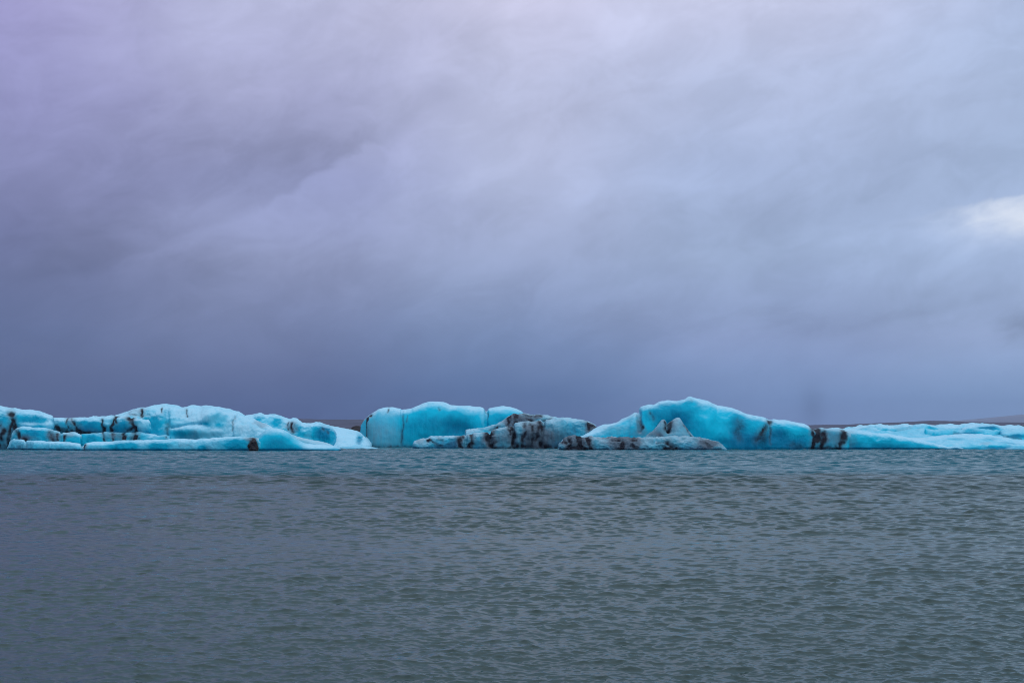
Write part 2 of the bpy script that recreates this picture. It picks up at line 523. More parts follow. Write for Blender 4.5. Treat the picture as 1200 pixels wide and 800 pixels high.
def build_water():
    # a fan of rows round the shore point: fine where one stands, coarser far out
    r = [3.0]
    while r[-1] < 14000:
        q = r[-1]
        if q < 9: s_ = 0.2
        elif q < 15.5: s_ = 0.05
        elif q < 330: s_ = min(0.019 * max(1.0, (q / 17.0)) ** 1.45, 0.36)
        else: s_ = (q - 330) * 0.12 + 0.6
        r.append(q + s_)
    r = np.array(r)
    fine = np.linspace(-26.5, 26.5, 1080)
    side = np.arange(26.5 + 0.075, 52.0, 0.075)
    side = np.r_[side, side[-1] + np.cumsum(np.linspace(0.2, 8.0, 34))]
    side = side[side < 179]
    side = np.r_[side, 180.0]
    ang = np.radians(np.r_[-side[::-1], fine, side])
    rr, aa = np.meshgrid(r, ang, indexing='ij')
    X = (rr * np.sin(aa)); Y = (rr * np.cos(aa))
    X = X.astype(np.float32); Y = Y.astype(np.float32)
    dr = np.gradient(r); da = np.gradient(ang)
    sp = np.maximum(dr[:, None], (r[:, None] * da[None, :])).astype(np.float32)
    rng = np.random.default_rng(11)
    Zs = np.zeros_like(X); Xs = np.zeros_like(X); Ys = np.zeros_like(X)
    # wind patches: livelier towards the right and in drifting bands
    gust = 0.90 + 0.19 * vnoise(X / 22.0, Y / 14.0, X * 0, 5) + 0.22 * vnoise(X / 45.0, Y / 7.0, X * 0, 8) + 0.10 * np.clip(X / (0.35 * np.maximum(Y, 5)), -1, 1)
    gust = (gust * (0.80 + 0.25 * sstep(18.0, 75.0, rr))).astype(np.float32)
    nw = 240
    lam = np.exp(rng.uniform(math.log(0.07), math.log(4.5), nw))
    th = rng.normal(0, 1, nw) * np.where(lam < 0.7, R(40), R(36)) + R(-97)
    slope = 0.35 * math.sqrt(2.0 / nw) * np.where(lam > 1.3, 1.1, np.where(lam > 0.7, 1.0, np.where(lam < 0.25, 1.0, 1.2)))
    ph = rng.uniform(0, 2 * math.pi, nw)
    for l, t_, sl_, p_ in zip(lam, th, slope, ph):
        k = 2 * math.pi / l
        fade = np.clip((l / sp - 2.2) / 2.5, 0, 1)
        rows_ = np.where(fade.max(axis=1) > 0)[0]
        if len(rows_) == 0:
            continue
        e = rows_[-1] + 1
        a = (sl_ / k) * fade[:e] * gust[:e] * np.clip(Y[:e] / (58.0 * l), 0.30, 1.0)
        ph_ = k * (math.cos(t_) * X[:e] + math.sin(t_) * Y[:e]) + p_
        c_, s_ = np.cos(ph_), np.sin(ph_)
        Zs[:e] += a * c_
        Xs[:e] -= 0.95 * a * s_ * math.cos(t_)
        Ys[:e] -= 0.95 * a * s_ * math.sin(t_)
    calm = 1 - sstep(330.0, 420.0, rr)
    P = np.stack([X + Xs * calm, Y + Ys * calm, Zs * calm], -1)
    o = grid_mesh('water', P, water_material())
    return tag(o, 'rippled grey green lagoon with a turquoise band along the icebergs', None, None, 'structure')
build_water()

# ------------------------------------------------------------------ land
def land_material(name, c0, c1, snow, snow_amt, sc):
    mt, t, p = new_mat(name)
    co = t.nodes.new('ShaderNodeTexCoord').outputs['Object']
    a = noise(t, co, sc, 6.0, 0.6)
    mp = t.nodes.new('ShaderNodeMapping'); mp.inputs['Scale'].default_value = (0.35, 1.0, 3.0)
    t.links.new(co, mp.inputs[0])
    b = noise(t, mp.outputs[0], sc * 1.6, 5.0, 0.6)
    col = mixc(t, mapr(t, a, 0.3, 0.7), c0, c1)
    col = mixc(t, math_node(t, 'MULTIPLY', mapr(t, b, snow, snow + 0.06), snow_amt), col, (0.55, 0.6, 0.66))
    t.links.new(col, p.inputs['Base Color'])
    p.inputs['Roughness'].default_value = 0.95
    return mt

def land(name, prof, dist, depth, mat, rough, seed, label):
    tx, ty = np.array([p[0] for p in prof], float), np.array([p[1] for p in prof], float)
    xs = np.arange(tx[0], tx[-1] + 1, 3.0)
    ys = np.interp(xs, tx, ty)
    k = np.hanning(15); k /= k.sum()
    ys = np.convolve(np.pad(ys, 7, mode='edge'), k, mode='valid')
    rx, rz = ray(xs, ys)
    zc = np.maximum(CAM_H + rz * (dist + depth), 1.0)
    f = np.vstack([section(1.4, 26), (section(1.6, 12)[::-1][1:] * [-1, 1] + [2, 0])])
    Y = dist + f[:, 0, None] * depth + 0 * xs[None, :]
    Z = f[:, 1, None] * zc[None, :]
    X = rx[None, :] * Y
    nz = fbm(X / (depth * 0.3), Y / (depth * 0.3), X * 0, seed, 5)
    Z = Z * (1 + rough * nz)
    Z[0] = -3; Z[-1] = -3
    o = grid_mesh(name, np.stack([X, Y, Z], -1), mat)
    return tag(o, label, None, None, 'structure')

land('hills', [(-900, 486), (-300, 488), (150, 490.5), (345, 490.8), (375, 491.5), (430, 491.6), (520, 494), (600, 499), (660, 503), (720, 504), (800, 502),
               (900, 499), (945, 498), (1000, 497), (1040, 495), (1075, 493.3), (1110, 493.5), (1140, 494.5), (1200, 495), (1500, 493), (2100, 489)],
     1500.0, 380.0, land_material('moraine', (0.022, 0.029, 0.055), (0.044, 0.050, 0.086), 0.66, 0.7, 0.02), 0.12, 3,
     'low dark brown moraine shore behind the icebergs')
land('mountain', [(940, 506), (1040, 500), (1120, 492.5), (1160, 489), (1200, 485), (1300, 477), (1500, 468), (1900, 470)],
     5200.0, 1500.0, land_material('far_slope', (0.13, 0.16, 0.22), (0.17, 0.20, 0.26), 0.60, 0.3, 0.002), 0.05, 9,  # bluish grey: haze fading is put into the slope's colour as well
     'faint mountain slope fading into haze at the right')

# ------------------------------------------------------------------ icebergs
# 1: the streaked berg at the left edge
A = empty('iceberg', at(120, 526.6), 'long blue iceberg at the left edge, wall veined with black ash', 'iceberg')
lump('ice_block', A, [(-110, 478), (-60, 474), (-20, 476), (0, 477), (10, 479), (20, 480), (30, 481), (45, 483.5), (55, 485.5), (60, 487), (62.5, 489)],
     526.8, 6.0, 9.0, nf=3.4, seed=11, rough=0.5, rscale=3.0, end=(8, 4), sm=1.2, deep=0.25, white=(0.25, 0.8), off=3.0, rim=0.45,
     feats=[('dirt_shade', 15, 504, 8, 14, 0.4), ('deep', 42, 494, 14, 7, 0.5), ('deep', 25, 492, 8, 6, 0.3), ('white', 35, 499, 16, 4, 0.4), ('white', 58, 495, 4, 9, 0.5),
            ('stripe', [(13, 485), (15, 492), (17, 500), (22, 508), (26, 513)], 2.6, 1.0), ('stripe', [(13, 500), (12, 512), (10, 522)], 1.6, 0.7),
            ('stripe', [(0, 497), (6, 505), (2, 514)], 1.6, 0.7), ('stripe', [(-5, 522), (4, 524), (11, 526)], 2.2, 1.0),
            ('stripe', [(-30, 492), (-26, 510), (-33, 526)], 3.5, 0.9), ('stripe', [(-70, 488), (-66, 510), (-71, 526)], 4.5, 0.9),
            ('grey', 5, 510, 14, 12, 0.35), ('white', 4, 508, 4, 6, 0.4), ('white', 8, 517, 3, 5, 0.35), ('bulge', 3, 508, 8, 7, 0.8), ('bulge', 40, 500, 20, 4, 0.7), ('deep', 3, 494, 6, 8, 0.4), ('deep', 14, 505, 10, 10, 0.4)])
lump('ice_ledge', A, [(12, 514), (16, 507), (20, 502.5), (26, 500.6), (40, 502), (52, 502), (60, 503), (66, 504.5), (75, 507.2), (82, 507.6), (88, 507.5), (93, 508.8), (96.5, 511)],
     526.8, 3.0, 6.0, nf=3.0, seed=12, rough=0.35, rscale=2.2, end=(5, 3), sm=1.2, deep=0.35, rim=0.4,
     feats=[('dirt_shade', 62, 512, 8, 6, 0.35), ('dirt_shade', 26, 512, 8, 4, 0.35), ('stripe', [(58, 507), (60, 512), (63, 517)], 1.8, 0.7), ('stripe', [(67, 509), (68, 516)], 1.2, 0.8), ('stripe', [(75, 512), (76, 517)], 1.2, 1.0),
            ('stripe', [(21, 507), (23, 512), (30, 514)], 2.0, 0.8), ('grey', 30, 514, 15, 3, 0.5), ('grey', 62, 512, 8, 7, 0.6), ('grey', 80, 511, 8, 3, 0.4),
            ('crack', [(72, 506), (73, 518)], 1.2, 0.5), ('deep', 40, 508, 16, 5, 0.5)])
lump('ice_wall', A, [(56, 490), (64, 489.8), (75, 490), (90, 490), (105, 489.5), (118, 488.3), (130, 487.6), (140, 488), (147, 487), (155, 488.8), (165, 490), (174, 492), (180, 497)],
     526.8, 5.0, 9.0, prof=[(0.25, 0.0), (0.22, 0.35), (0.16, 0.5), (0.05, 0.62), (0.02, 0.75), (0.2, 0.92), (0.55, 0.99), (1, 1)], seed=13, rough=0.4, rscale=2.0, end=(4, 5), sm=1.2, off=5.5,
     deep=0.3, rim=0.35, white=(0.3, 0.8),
     feats=[('dirt_shade', 70, 503, 12, 4, 0.4), ('dirt_shade', 88, 499, 12, 6, 0.35), ('dirt_shade', 120, 503, 6, 9, 0.3), ('dirt_shade', 135, 498, 7, 10, 0.28), ('dirt_shade', 157, 504, 7, 10, 0.4), ('dirt_shade', 105, 506, 14, 3, 0.35), ('stripe', [(66, 500), (70, 504), (80, 505), (92, 504), (100, 508), (112, 508)], 2.4, 0.95), ('stripe', [(79, 490), (77, 496), (80, 503)], 1.0, 0.7), ('stripe', [(84, 491), (86, 500)], 0.9, 0.6),  # shade under the overhang is painted in beside the ash veins and blotches
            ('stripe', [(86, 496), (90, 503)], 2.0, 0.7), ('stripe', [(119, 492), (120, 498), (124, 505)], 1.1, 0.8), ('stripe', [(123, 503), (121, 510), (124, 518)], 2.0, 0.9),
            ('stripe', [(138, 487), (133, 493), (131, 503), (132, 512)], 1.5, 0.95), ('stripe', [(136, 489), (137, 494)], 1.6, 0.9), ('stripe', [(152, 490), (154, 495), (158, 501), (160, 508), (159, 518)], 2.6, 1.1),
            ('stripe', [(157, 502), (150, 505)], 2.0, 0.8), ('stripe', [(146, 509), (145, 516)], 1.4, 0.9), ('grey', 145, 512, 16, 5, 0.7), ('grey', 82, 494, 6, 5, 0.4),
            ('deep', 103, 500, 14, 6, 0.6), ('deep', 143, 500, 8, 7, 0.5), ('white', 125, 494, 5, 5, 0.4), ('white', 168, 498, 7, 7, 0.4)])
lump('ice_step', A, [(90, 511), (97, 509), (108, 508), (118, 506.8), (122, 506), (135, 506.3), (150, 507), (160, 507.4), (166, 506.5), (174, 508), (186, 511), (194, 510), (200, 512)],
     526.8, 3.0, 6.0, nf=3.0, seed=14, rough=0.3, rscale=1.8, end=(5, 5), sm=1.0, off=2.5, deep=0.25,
     feats=[('dirt_shade', 140, 512, 16, 5, 0.3), ('dirt_shade', 158, 513, 7, 6, 0.4), ('stripe', [(121, 506), (123, 517)], 1.2, 0.8), ('stripe', [(146, 508), (145, 517)], 1.5, 1.0), ('stripe', [(159, 506), (159, 517)], 2.6, 1.1), ('stripe', [(132, 508), (133, 517)], 1.1, 0.6),
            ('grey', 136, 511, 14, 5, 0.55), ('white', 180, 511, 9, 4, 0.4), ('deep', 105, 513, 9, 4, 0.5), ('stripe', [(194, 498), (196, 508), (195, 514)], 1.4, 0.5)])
lump('ice_dome', A, [(134, 491), (139, 487.5), (145, 485), (155, 481), (165, 479), (175, 477), (185, 475.5), (192, 474.5), (200, 474.5), (212, 476.3), (225, 477), (240, 477), (250, 479),
                     (262, 482), (275, 485), (288, 488.2), (300, 493), (312, 499), (320, 504), (328, 510)],
     526.8, 9.0, 14.0, nf=2.5, seed=15, rough=0.75, rscale=4.0, end=(10, 10), sm=1.2, off=6.5, deep=0.05, white=(0.2, 0.8), rim=0.35, wbase=0.32,
     feats=[('deep', 180, 497, 14, 12, 0.7), ('deep', 195, 485, 6, 9, 0.35), ('deep', 212, 508, 18, 5, 0.4), ('deep', 240, 498, 7, 4, 0.5), ('deep', 258, 498, 5, 2, 0.4),
            ('white', 208, 485, 7, 5, 0.5), ('white', 232, 488, 14, 7, 0.5), ('white', 285, 502, 16, 9, 0.5), ('white', 230, 503, 20, 4, 0.4),
            ('stripe', [(166, 481), (167, 488)], 1.4, 0.8), ('stripe', [(190, 478), (190, 484)], 0.9, 0.6), ('stripe', [(219, 481), (219, 488)], 0.9, 0.6), ('stripe', [(276, 489), (273, 494), (272, 504)], 0.8, 0.5),
            ('stripe', [(150, 488), (166, 488), (175, 487)], 0.9, 0.4), ('stripe', [(196, 495), (196, 512)], 1.5, 0.5),
            ('crack', [(276, 488), (272, 500), (272, 512)], 2.2, 0.35), ('crack', [(196, 480), (197, 500), (196, 515)], 2.8, 0.45), ('crack', [(288, 489), (298, 496), (314, 503)], 1.3, 0.7),
            ('crack', [(200, 501), (215, 499), (235, 497)], 1.2, 0.7), ('bulge', 225, 506, 25, 6, 1.4), ('bulge', 250, 488, 20, 8, 0.8), ('grey', 305, 497, 10, 4, 0.35), ('grey', 160, 484, 8, 3, 0.3)])

# 2: the low shelf in front of it
B = empty('iceberg', at(210, 528.2), 'long low pale ice shelf before the left iceberg, ending in a smooth blue hump', 'iceberg')
lump('ice_shelf', B, [(7, 527), (10, 523), (13, 517), (16, 514.6), (20, 514.8), (27, 516), (40, 516.6), (60, 517.5), (80, 518.5), (94, 520.2), (97, 521), (100, 519.6), (110, 518.2), (130, 517.5), (145, 516.2), (160, 516), (175, 516),
                      (190, 515), (200, 514.5), (215, 514.2), (228, 515), (245, 514), (258, 512.2), (275, 512), (290, 512.5), (300, 513), (310, 516)],
     [(7, 526.8), (40, 527.6), (100, 528.1), (310, 528.2)], 2.4, 3.0, nf=2.6, seed=21, rough=0.22, rscale=1.6, end=(4, 6), sm=0.8, deep=0.1, wbase=0.25, rim=0.25,
     feats=[('deep', 145, 522, 18, 6, 0.6), ('deep', 185, 523, 12, 6, 0.5), ('deep', 280, 521, 18, 8, 0.6), ('deep', 237, 525, 6, 4, 0.4), ('white', 220, 518, 12, 6, 0.3), ('white', 165, 518, 8, 4, 0.3),
            ('stripe', [(99, 521.5), (97, 526.5)], 1.3, 1.0), ('crack', [(30, 516), (29, 527)], 1.0, 0.4), ('crack', [(97, 519), (96, 528)], 1.6, 0.5), ('grey', 28, 523, 6, 4, 0.35), ('grey', 100, 523, 5, 3, 0.4), ('grey', 291, 515, 6, 2, 0.5), ('dirt_shade', 296.5, 521, 5.5, 7, 1.0), ('stripe', [(297, 514.5), (296, 527)], 3.0, 0.8)])
lump('ice_hump', B, [(298, 516), (302, 511), (306, 508), (312, 504), (318, 502.2), (325, 501.8), (332, 503), (338, 506), (344, 511), (350, 516), (356, 519), (365, 520.2), (380, 520.8), (392, 522.5), (400, 526)],
     528.2, 4.0, 4.0, nf=2.1, seed=22, rough=0.12, rscale=2.5, end=(6, 8), sm=1.5, deep=0.2, white=(0.45, 0.95), rim=0.15,
     feats=[('white', 325, 505, 12, 4, 0.55), ('deep', 322, 520, 16, 8, 0.6), ('deep', 345, 525, 14, 4, 0.4), ('white', 372, 524, 22, 4, 0.6)])
lump('debris_patch', B, [(291.5, 526), (292.5, 520.5), (294.5, 517), (296.3, 515.4), (298, 516), (299.5, 518), (301, 521.5), (302, 526)], 528.25, 0.6, 2.0, nf=2.0, seed=23, rough=0.45, rscale=0.6, end=(4, 4), sm=0.5,
     feats=[('dirt_shade', 297, 521, 30, 30, 1.2)], label='black lump of ash and rubble frozen between the shelf and the hump')

# 3: humps behind
C = empty('iceberg', at(350, 527), 'white topped ice ridge with a bright blue hollow, behind the smooth blue hump', 'iceberg')
lump('ice_ridge', C, [(270, 492), (288, 487.2), (298, 485.6), (304, 484.2), (308, 485), (312, 485.6), (322, 486.2), (328, 487.2), (335, 490.6), (340, 491.8), (344, 490.8), (347, 491), (350, 493.4), (353, 496),
                      (358, 497), (364, 496.5), (370, 495.1), (376, 496), (385, 498.5), (391, 503), (394, 510)],
     525.8, 5.0, 9.0, nf=2.6, seed=31, rough=0.4, rscale=2.2, flute=0.25, end=(6, 8), sm=1.0, deep=0.05, wbase=0.2, rim=0.45, off=8.0, white=(0.3, 0.8),
     feats=[('deep', 379, 508, 11, 10, 1.1), ('deep', 305, 490, 8, 3, 0.5), ('deep', 325, 494, 6, 6, 0.5), ('deep', 351, 506, 6, 6, 0.4),
            ('stripe', [(343, 497), (342, 506)], 1.3, 0.8), ('stripe', [(338, 496), (338, 504)], 0.8, 0.6), ('stripe', [(346, 498), (347, 503)], 0.8, 0.5), ('stripe', [(377, 502), (379, 503)], 1.2, 0.6), ('stripe', [(383, 506), (384, 508)], 0.9, 0.5),
            ('grey', 342, 501, 7, 7, 0.5)])
lump('ice_slope', C, [(368, 500), (376, 497), (385, 499), (395, 500.8), (403, 502), (410, 503.2), (418, 504.7), (424, 507), (430, 513), (436, 520)],
     525.4, 26.0, 8.0, nf=1.25, seed=32, rough=0.35, rscale=3.5, end=(8, 8), sm=1.5, wbase=0.75, off=0.0,
     feats=[('deep', 421, 515, 4, 5, 1.2), ('crack', [(392, 511), (408, 512), (425, 513)], 1.0, 0.4), ('crack', [(392, 517), (410, 518), (424, 520)], 1.0, 0.4), ('deep', 418, 524, 6, 2, 0.4)])
lump('ice_rib', C, [(332, 510), (338, 508), (346, 510.5), (354, 513), (364, 515), (374, 517), (384, 519.4), (390, 522)], 527.4, 2.5, 5.0, nf=1.8, seed=33, rough=0.2, rscale=1.5, end=(5, 5), sm=1.0, wbase=0.3, grey=0.2, rim=0.5)

# 4: the rounded blue block
D = empty('iceberg', at(520, 524), 'big rounded blue iceberg with a flat grey left face edged by a black line', 'iceberg')
lump('ice_block', D, [(426, 493), (428, 491), (431, 488), (434, 485.6), (438, 483), (444, 479.3), (450, 478.2), (460, 478), (468, 479.3), (475, 480.8), (483, 480.3), (490, 477.3), (497, 474.3), (504, 472.6),
                      (512, 472.2), (520, 472), (524, 473), (528, 474.3), (540, 475.2), (552, 476.8), (562, 477), (569, 478.8), (574, 477.6), (580, 476.4), (590, 475.4), (598, 476), (605, 478), (611, 482), (616, 489), (619, 500)],
     524.0, [(426, 4.5), (470, 5.0), (500, 8.0), (619, 8.0)], 16.0, nf=2.9, seed=41, rough=0.35, rscale=5.0, flute=0.12, end=(1.5, 10), sm=1.0, deep=0.0, white=(0.5, 0.9), rim=0.35,
     feats=[('grey', 434, 508, 10, 26, 0.30), ('grey', 455, 512, 24, 18, 0.16), ('white', 450, 508, 22, 22, 0.30), ('stripe', [(429.0, 490), (428.0, 497), (427.6, 508), (427.4, 524)], 1.2, 1.6), ('stripe', [(433.5, 485.5), (434.5, 486.5)], 1.2, 0.9),
            ('white', 455, 483, 18, 5, 0.35), ('deep', 490, 500, 20, 14, 0.35), ('deep', 535, 503, 24, 14, 0.9), ('deep', 515, 492, 20, 9, 0.25), ('deep', 588, 495, 22, 8, 0.5), ('white', 566, 491, 4, 12, 0.4),
            ('white', 525, 478, 8, 4, 0.4), ('white', 550, 482, 12, 5, 0.35), ('white', 590, 480, 16, 4, 0.3), ('white', 514, 505, 5, 10, 0.2),
            ('stripe', [(472, 487), (473, 494), (471, 508), (471, 521)], 0.8, 0.45), ('stripe', [(477, 488), (477, 494)], 0.7, 0.4), ('stripe', [(455, 480), (455, 483)], 0.8, 0.6), ('stripe', [(514, 480), (515, 482)], 1.0, 0.5),
            ('stripe', [(569, 479), (571, 483), (571, 490)], 0.7, 0.5), ('stripe', [(425, 524), (470, 524.4), (510, 524.5)], 1.4, 0.6),
            ('crack', [(570, 477), (570, 500)], 2.0, 0.7), ('bulge', 505, 498, 20, 22, 1.0), ('bulge', 540, 505, 16, 14, -1.6), ('bulge', 590, 495, 16, 12, -0.7), ('crack', [(471, 481), (471, 524)], 1.6, 0.4)])
lump('ice_slab', D, [(421.6, 514), (422.2, 506), (423.2, 498), (425, 495), (427, 493), (429.5, 490)], 524.2, 1.2, 3.0, nf=3.0, seed=42, rough=0.1, rscale=1.0, end=(1.5, 2), sm=0.4, step=0.25, grey=0.3, deep=0.3, off=1.2)

# 5: thin floe beside it
F5 = empty('ice_floe', at(418, 526.6), 'thin flat white ice floe awash at the foot of the rounded blue iceberg', 'ice floe')
lump('floe_plate', F5, [(384, 525.4), (392, 524.2), (402, 523.6), (414, 523), (422, 523), (430, 523.4), (438, 524), (444, 525.2)], 525.9, 3.0, 5.0, nf=2.0, seed=51, rough=0.1, rscale=1.4, end=(8, 10), sm=1.0, wbase=0.7)
lump('floe_tongue', F5, [(362, 526), (370, 525.2), (382, 525.0), (392, 525.6), (398, 526.8)], 527.6, 1.5, 3.0, nf=2.0, seed=52, rough=0.06, rscale=1.2, end=(8, 10), sm=1.0, wbase=0.7)

# 6: the ash striped berg
E = empty('iceberg', at(600, 525.6), 'grey iceberg striped with brown and black ash bands, in front of the rounded blue one', 'iceberg')
lump('ice_face', E, [(484, 519.5), (486, 518), (490, 516), (495, 514.6), (502, 514), (504.5, 512.2), (515, 511.7), (530, 511.2), (540, 511), (548, 510), (556, 508.6), (562, 507.8), (570, 505.6), (580, 503.4), (594, 501),
                     (600, 498.8), (606, 497), (612, 496.4), (625, 495.3), (634, 493.3), (645, 492), (655, 491.5), (665, 491.5), (680, 492.4), (690, 494), (697, 498.4), (703, 504.5), (708, 510.5), (711, 514)],
     525.6, [(484, 2.0), (540, 3.0), (640, 4.0), (711, 3.5)], 8.0, nf=3.2, seed=61, rough=0.45, rscale=1.8, flute=0.3, end=(7, 6), sm=0.9, deep=0.1, wbase=0.10, grey=0.22, rim=0.2, white=(0.3, 0.9),
     feats=[('dirt_shade', 626, 512, 15, 14, 0.45), ('dirt_shade', 592, 514, 11, 10, 0.28), ('dirt_shade', 575, 516, 7, 10, 0.35), ('dirt_shade', 655, 514, 12, 10, 0.2), ('dirt_shade', 697, 505, 9, 8, 0.45), ('dirt_shade', 546, 517, 9, 8, 0.3), ('stripe', [(541, 511), (538, 517), (541, 525)], 2.8, 1.0), ('stripe', [(552, 510), (553, 516), (550, 524)], 2.2, 1.0), ('stripe', [(573, 505), (572, 512), (576, 518), (578, 526)], 3.6, 0.85),
            ('stripe', [(599, 500), (600, 508), (602, 515), (600, 525)], 3.0, 0.95), ('stripe', [(614, 498), (616, 506), (612, 516)], 2.6, 0.6), ('stripe', [(623, 500), (624, 512), (623, 524)], 3.2, 0.6),
            ('stripe', [(633, 496), (632, 506), (629, 515)], 2.6, 0.9), ('stripe', [(628, 516), (634, 520), (640, 525)], 3.4, 0.8), ('stripe', [(605, 523), (620, 525)], 2.5, 0.8), ('stripe', [(575, 525), (600, 526), (660, 526)], 1.3, 0.8),
            ('stripe', [(501, 514), (503, 516)], 1.4, 0.8), ('stripe', [(514, 514), (518, 516)], 1.2, 0.5), ('stripe', [(505, 517), (512, 521), (518, 522)], 0.9, 0.5),
            ('stripe', [(690, 496), (692, 500)], 3.2, 1.0), ('stripe', [(694, 498), (698, 504), (704, 510)], 3.4, 0.85), ('stripe', [(692, 511), (706, 511.5)], 1.4, 0.7),
            ('grey', 628, 512, 18, 16, 0.75), ('grey', 590, 512, 14, 10, 0.4), ('grey', 572, 515, 8, 10, 0.5), ('grey', 655, 510, 16, 12, 0.4), ('grey', 695, 506, 9, 9, 0.6), ('grey', 492, 516, 6, 3, 0.3),
            ('deep', 522, 521, 16, 6, 0.7), ('deep', 562, 519, 7, 8, 0.5), ('deep', 532, 518, 6, 6, 0.5), ('deep', 655, 521, 16, 4, 0.6), ('white', 497, 519, 8, 5, 0.5), ('white', 612, 500, 6, 3, 0.3), ('deep', 675, 505, 14, 10, 0.25),
            ('crack', [(601, 499), (602, 525)], 1.6, 0.7), ('crack', [(637, 494), (634, 525)], 1.8, 0.7), ('crack', [(573, 505), (577, 525)], 1.8, 0.6), ('crack', [(546, 511), (546, 525)], 1.5, 0.5), ('bulge', 620, 510, 14, 12, 0.9), ('bulge', 661, 505, 14, 12, 0.8)])
lump('ice_peak', E, [(545, 505), (546, 502.6), (552, 502), (560, 502.2), (568, 501.2), (575, 499.6), (583, 497), (590, 492.3), (597, 487.2), (602, 484.8), (608, 485.6), (614, 484), (620, 485.6), (626, 486.6), (632, 485.8), (640, 486.6), (648, 489), (654, 491), (660, 495)],
     525.2, 4.0, 9.0, nf=2.4, seed=62, rough=0.4, rscale=1.8, end=(2, 5), sm=0.8, wbase=0.2, grey=0.25, rim=0.3, off=6.0,
     feats=[('dirt_shade', 603, 493, 12, 8, 0.35), ('dirt_shade', 622, 489, 18, 4, 0.3), ('stripe', [(597, 489), (596, 499)], 1.8, 1.0), ('stripe', [(604, 486), (606, 492), (603, 498)], 2.6, 0.75), ('stripe', [(613, 485), (622, 487.5)], 1.2, 0.6), ('stripe', [(617, 491), (622, 493)], 1.8, 0.7), ('stripe', [(627, 487), (632, 487.5)], 1.6, 0.9),
            ('stripe', [(632, 494), (645, 491)], 1.0, 0.6), ('stripe', [(574, 503), (586, 500)], 1.0, 0.6), ('grey', 600, 494, 14, 9, 0.5), ('grey', 622, 490, 16, 5, 0.4), ('white', 552, 505, 8, 4, 0.5), ('white', 611, 492, 3, 6, 0.5), ('white', 640, 488, 10, 3, 0.4), ('deep', 572, 503, 12, 3, 0.5)])

# 7: two horned rubble berg
G7 = empty('iceberg', at(770, 527.5), 'small dirty grey iceberg with a two horned peak, before the tall blue ridge', 'iceberg')
lump('ice_base', G7, [(655, 521), (658, 517.5), (663, 513.3), (668, 511.5), (673, 510.6), (678, 512), (685, 513), (690, 512), (700, 512.6), (715, 512.8), (730, 513.4), (742, 513.6), (760, 513), (775, 512), (800, 512), (814, 513.6),
                      (825, 515), (835, 517), (843, 520.6), (848, 524), (852, 527)], 527.4, [(655, 2.5), (750, 3.0), (820, 4.0), (852, 2.0)], 6.0, nf=2.5, seed=71, rough=0.45, rscale=1.3, flute=0.2, end=(5, 6), sm=0.8, wbase=0.14, grey=0.42, rim=0.3,
     feats=[('dirt_shade', 680, 519, 15, 8, 0.45), ('dirt_shade', 728, 520, 15, 6, 0.35), ('dirt_shade', 785, 522, 12, 4, 0.3), ('dirt_shade', 832, 519, 15, 6, 0.3), ('stripe', [(660, 517), (664, 519)], 2.2, 0.9), ('stripe', [(667, 513), (668, 519), (666, 526)], 2.4, 0.9), ('stripe', [(679, 513), (680, 520), (679, 527)], 3.4, 1.05), ('stripe', [(669, 524), (690, 526)], 2.2, 0.9), ('stripe', [(689, 514), (690, 520), (692, 527)], 2.2, 1.0),
            ('stripe', [(718, 515), (726, 516)], 1.4, 0.8), ('stripe', [(729, 519), (728, 525)], 3.0, 1.05), ('stripe', [(738, 515), (746, 517)], 1.6, 0.8), ('stripe', [(740, 522), (746, 525)], 2.0, 0.8), ('stripe', [(782, 520), (788, 524)], 2.0, 0.8), ('stripe', [(770, 520), (778, 519)], 0.9, 0.5), ('stripe', [(780, 525.5), (792, 525.8)], 1.6, 0.9),
            ('stripe', [(824, 519), (832, 523)], 1.6, 0.5), ('stripe', [(700, 512.5), (745, 514)], 0.8, 0.5), ('grey', 725, 520, 16, 8, 0.5), ('grey', 745, 518, 8, 5, 0.6), ('grey', 830, 519, 16, 7, 0.6), ('grey', 672, 516, 12, 8, 0.5),
            ('white', 707, 518, 8, 4, 0.5), ('white', 755, 519, 9, 4, 0.5), ('white', 800, 517, 10, 2, 0.5), ('deep', 712, 523, 12, 3, 0.4), ('deep', 820, 525, 16, 3, 0.7), ('deep', 805, 522, 10, 4, 0.4), ('white', 769, 518, 1.4, 1.4, 1.0), ('white', 815, 525, 1.8, 1.6, 1.0)])
lump('ice_horn', G7, [(742, 514), (752, 512.2), (760, 509), (767, 503.5), (772, 497), (775, 493), (777.5, 492.4), (782, 492.6), (785, 493.6), (787.5, 493), (790, 491.2), (794, 490), (796, 490.6), (798.5, 494), (803, 500.5), (810, 508), (816, 514), (822, 517)],
     527.0, 3.2, 4.5, nf=1.7, seed=72, rough=0.3, rscale=1.6, end=(6, 6), sm=0.6, wbase=0.3, grey=0.4, rim=0.35, off=1.2,
     feats=[('dirt_shade', 782, 500, 6, 8, 0.35), ('dirt_shade', 766, 508, 14, 5, 0.2), ('dirt_shade', 806, 508, 8, 6, 0.2), ('stripe', [(779, 494), (780, 502), (784, 504)], 2.0, 0.75), ('stripe', [(785, 494), (786, 500), (784, 504)], 2.0, 0.9), ('stripe', [(772, 510), (776, 512)], 1.4, 0.6), ('stripe', [(800, 498), (806, 507), (812, 513)], 0.8, 0.5),
            ('white', 792, 498, 5, 8, 0.4), ('deep', 790, 501, 4, 4, 0.3), ('grey', 768, 508, 12, 5, 0.3), ('crack', [(782, 493), (783, 505)], 2.2, 0.9)])

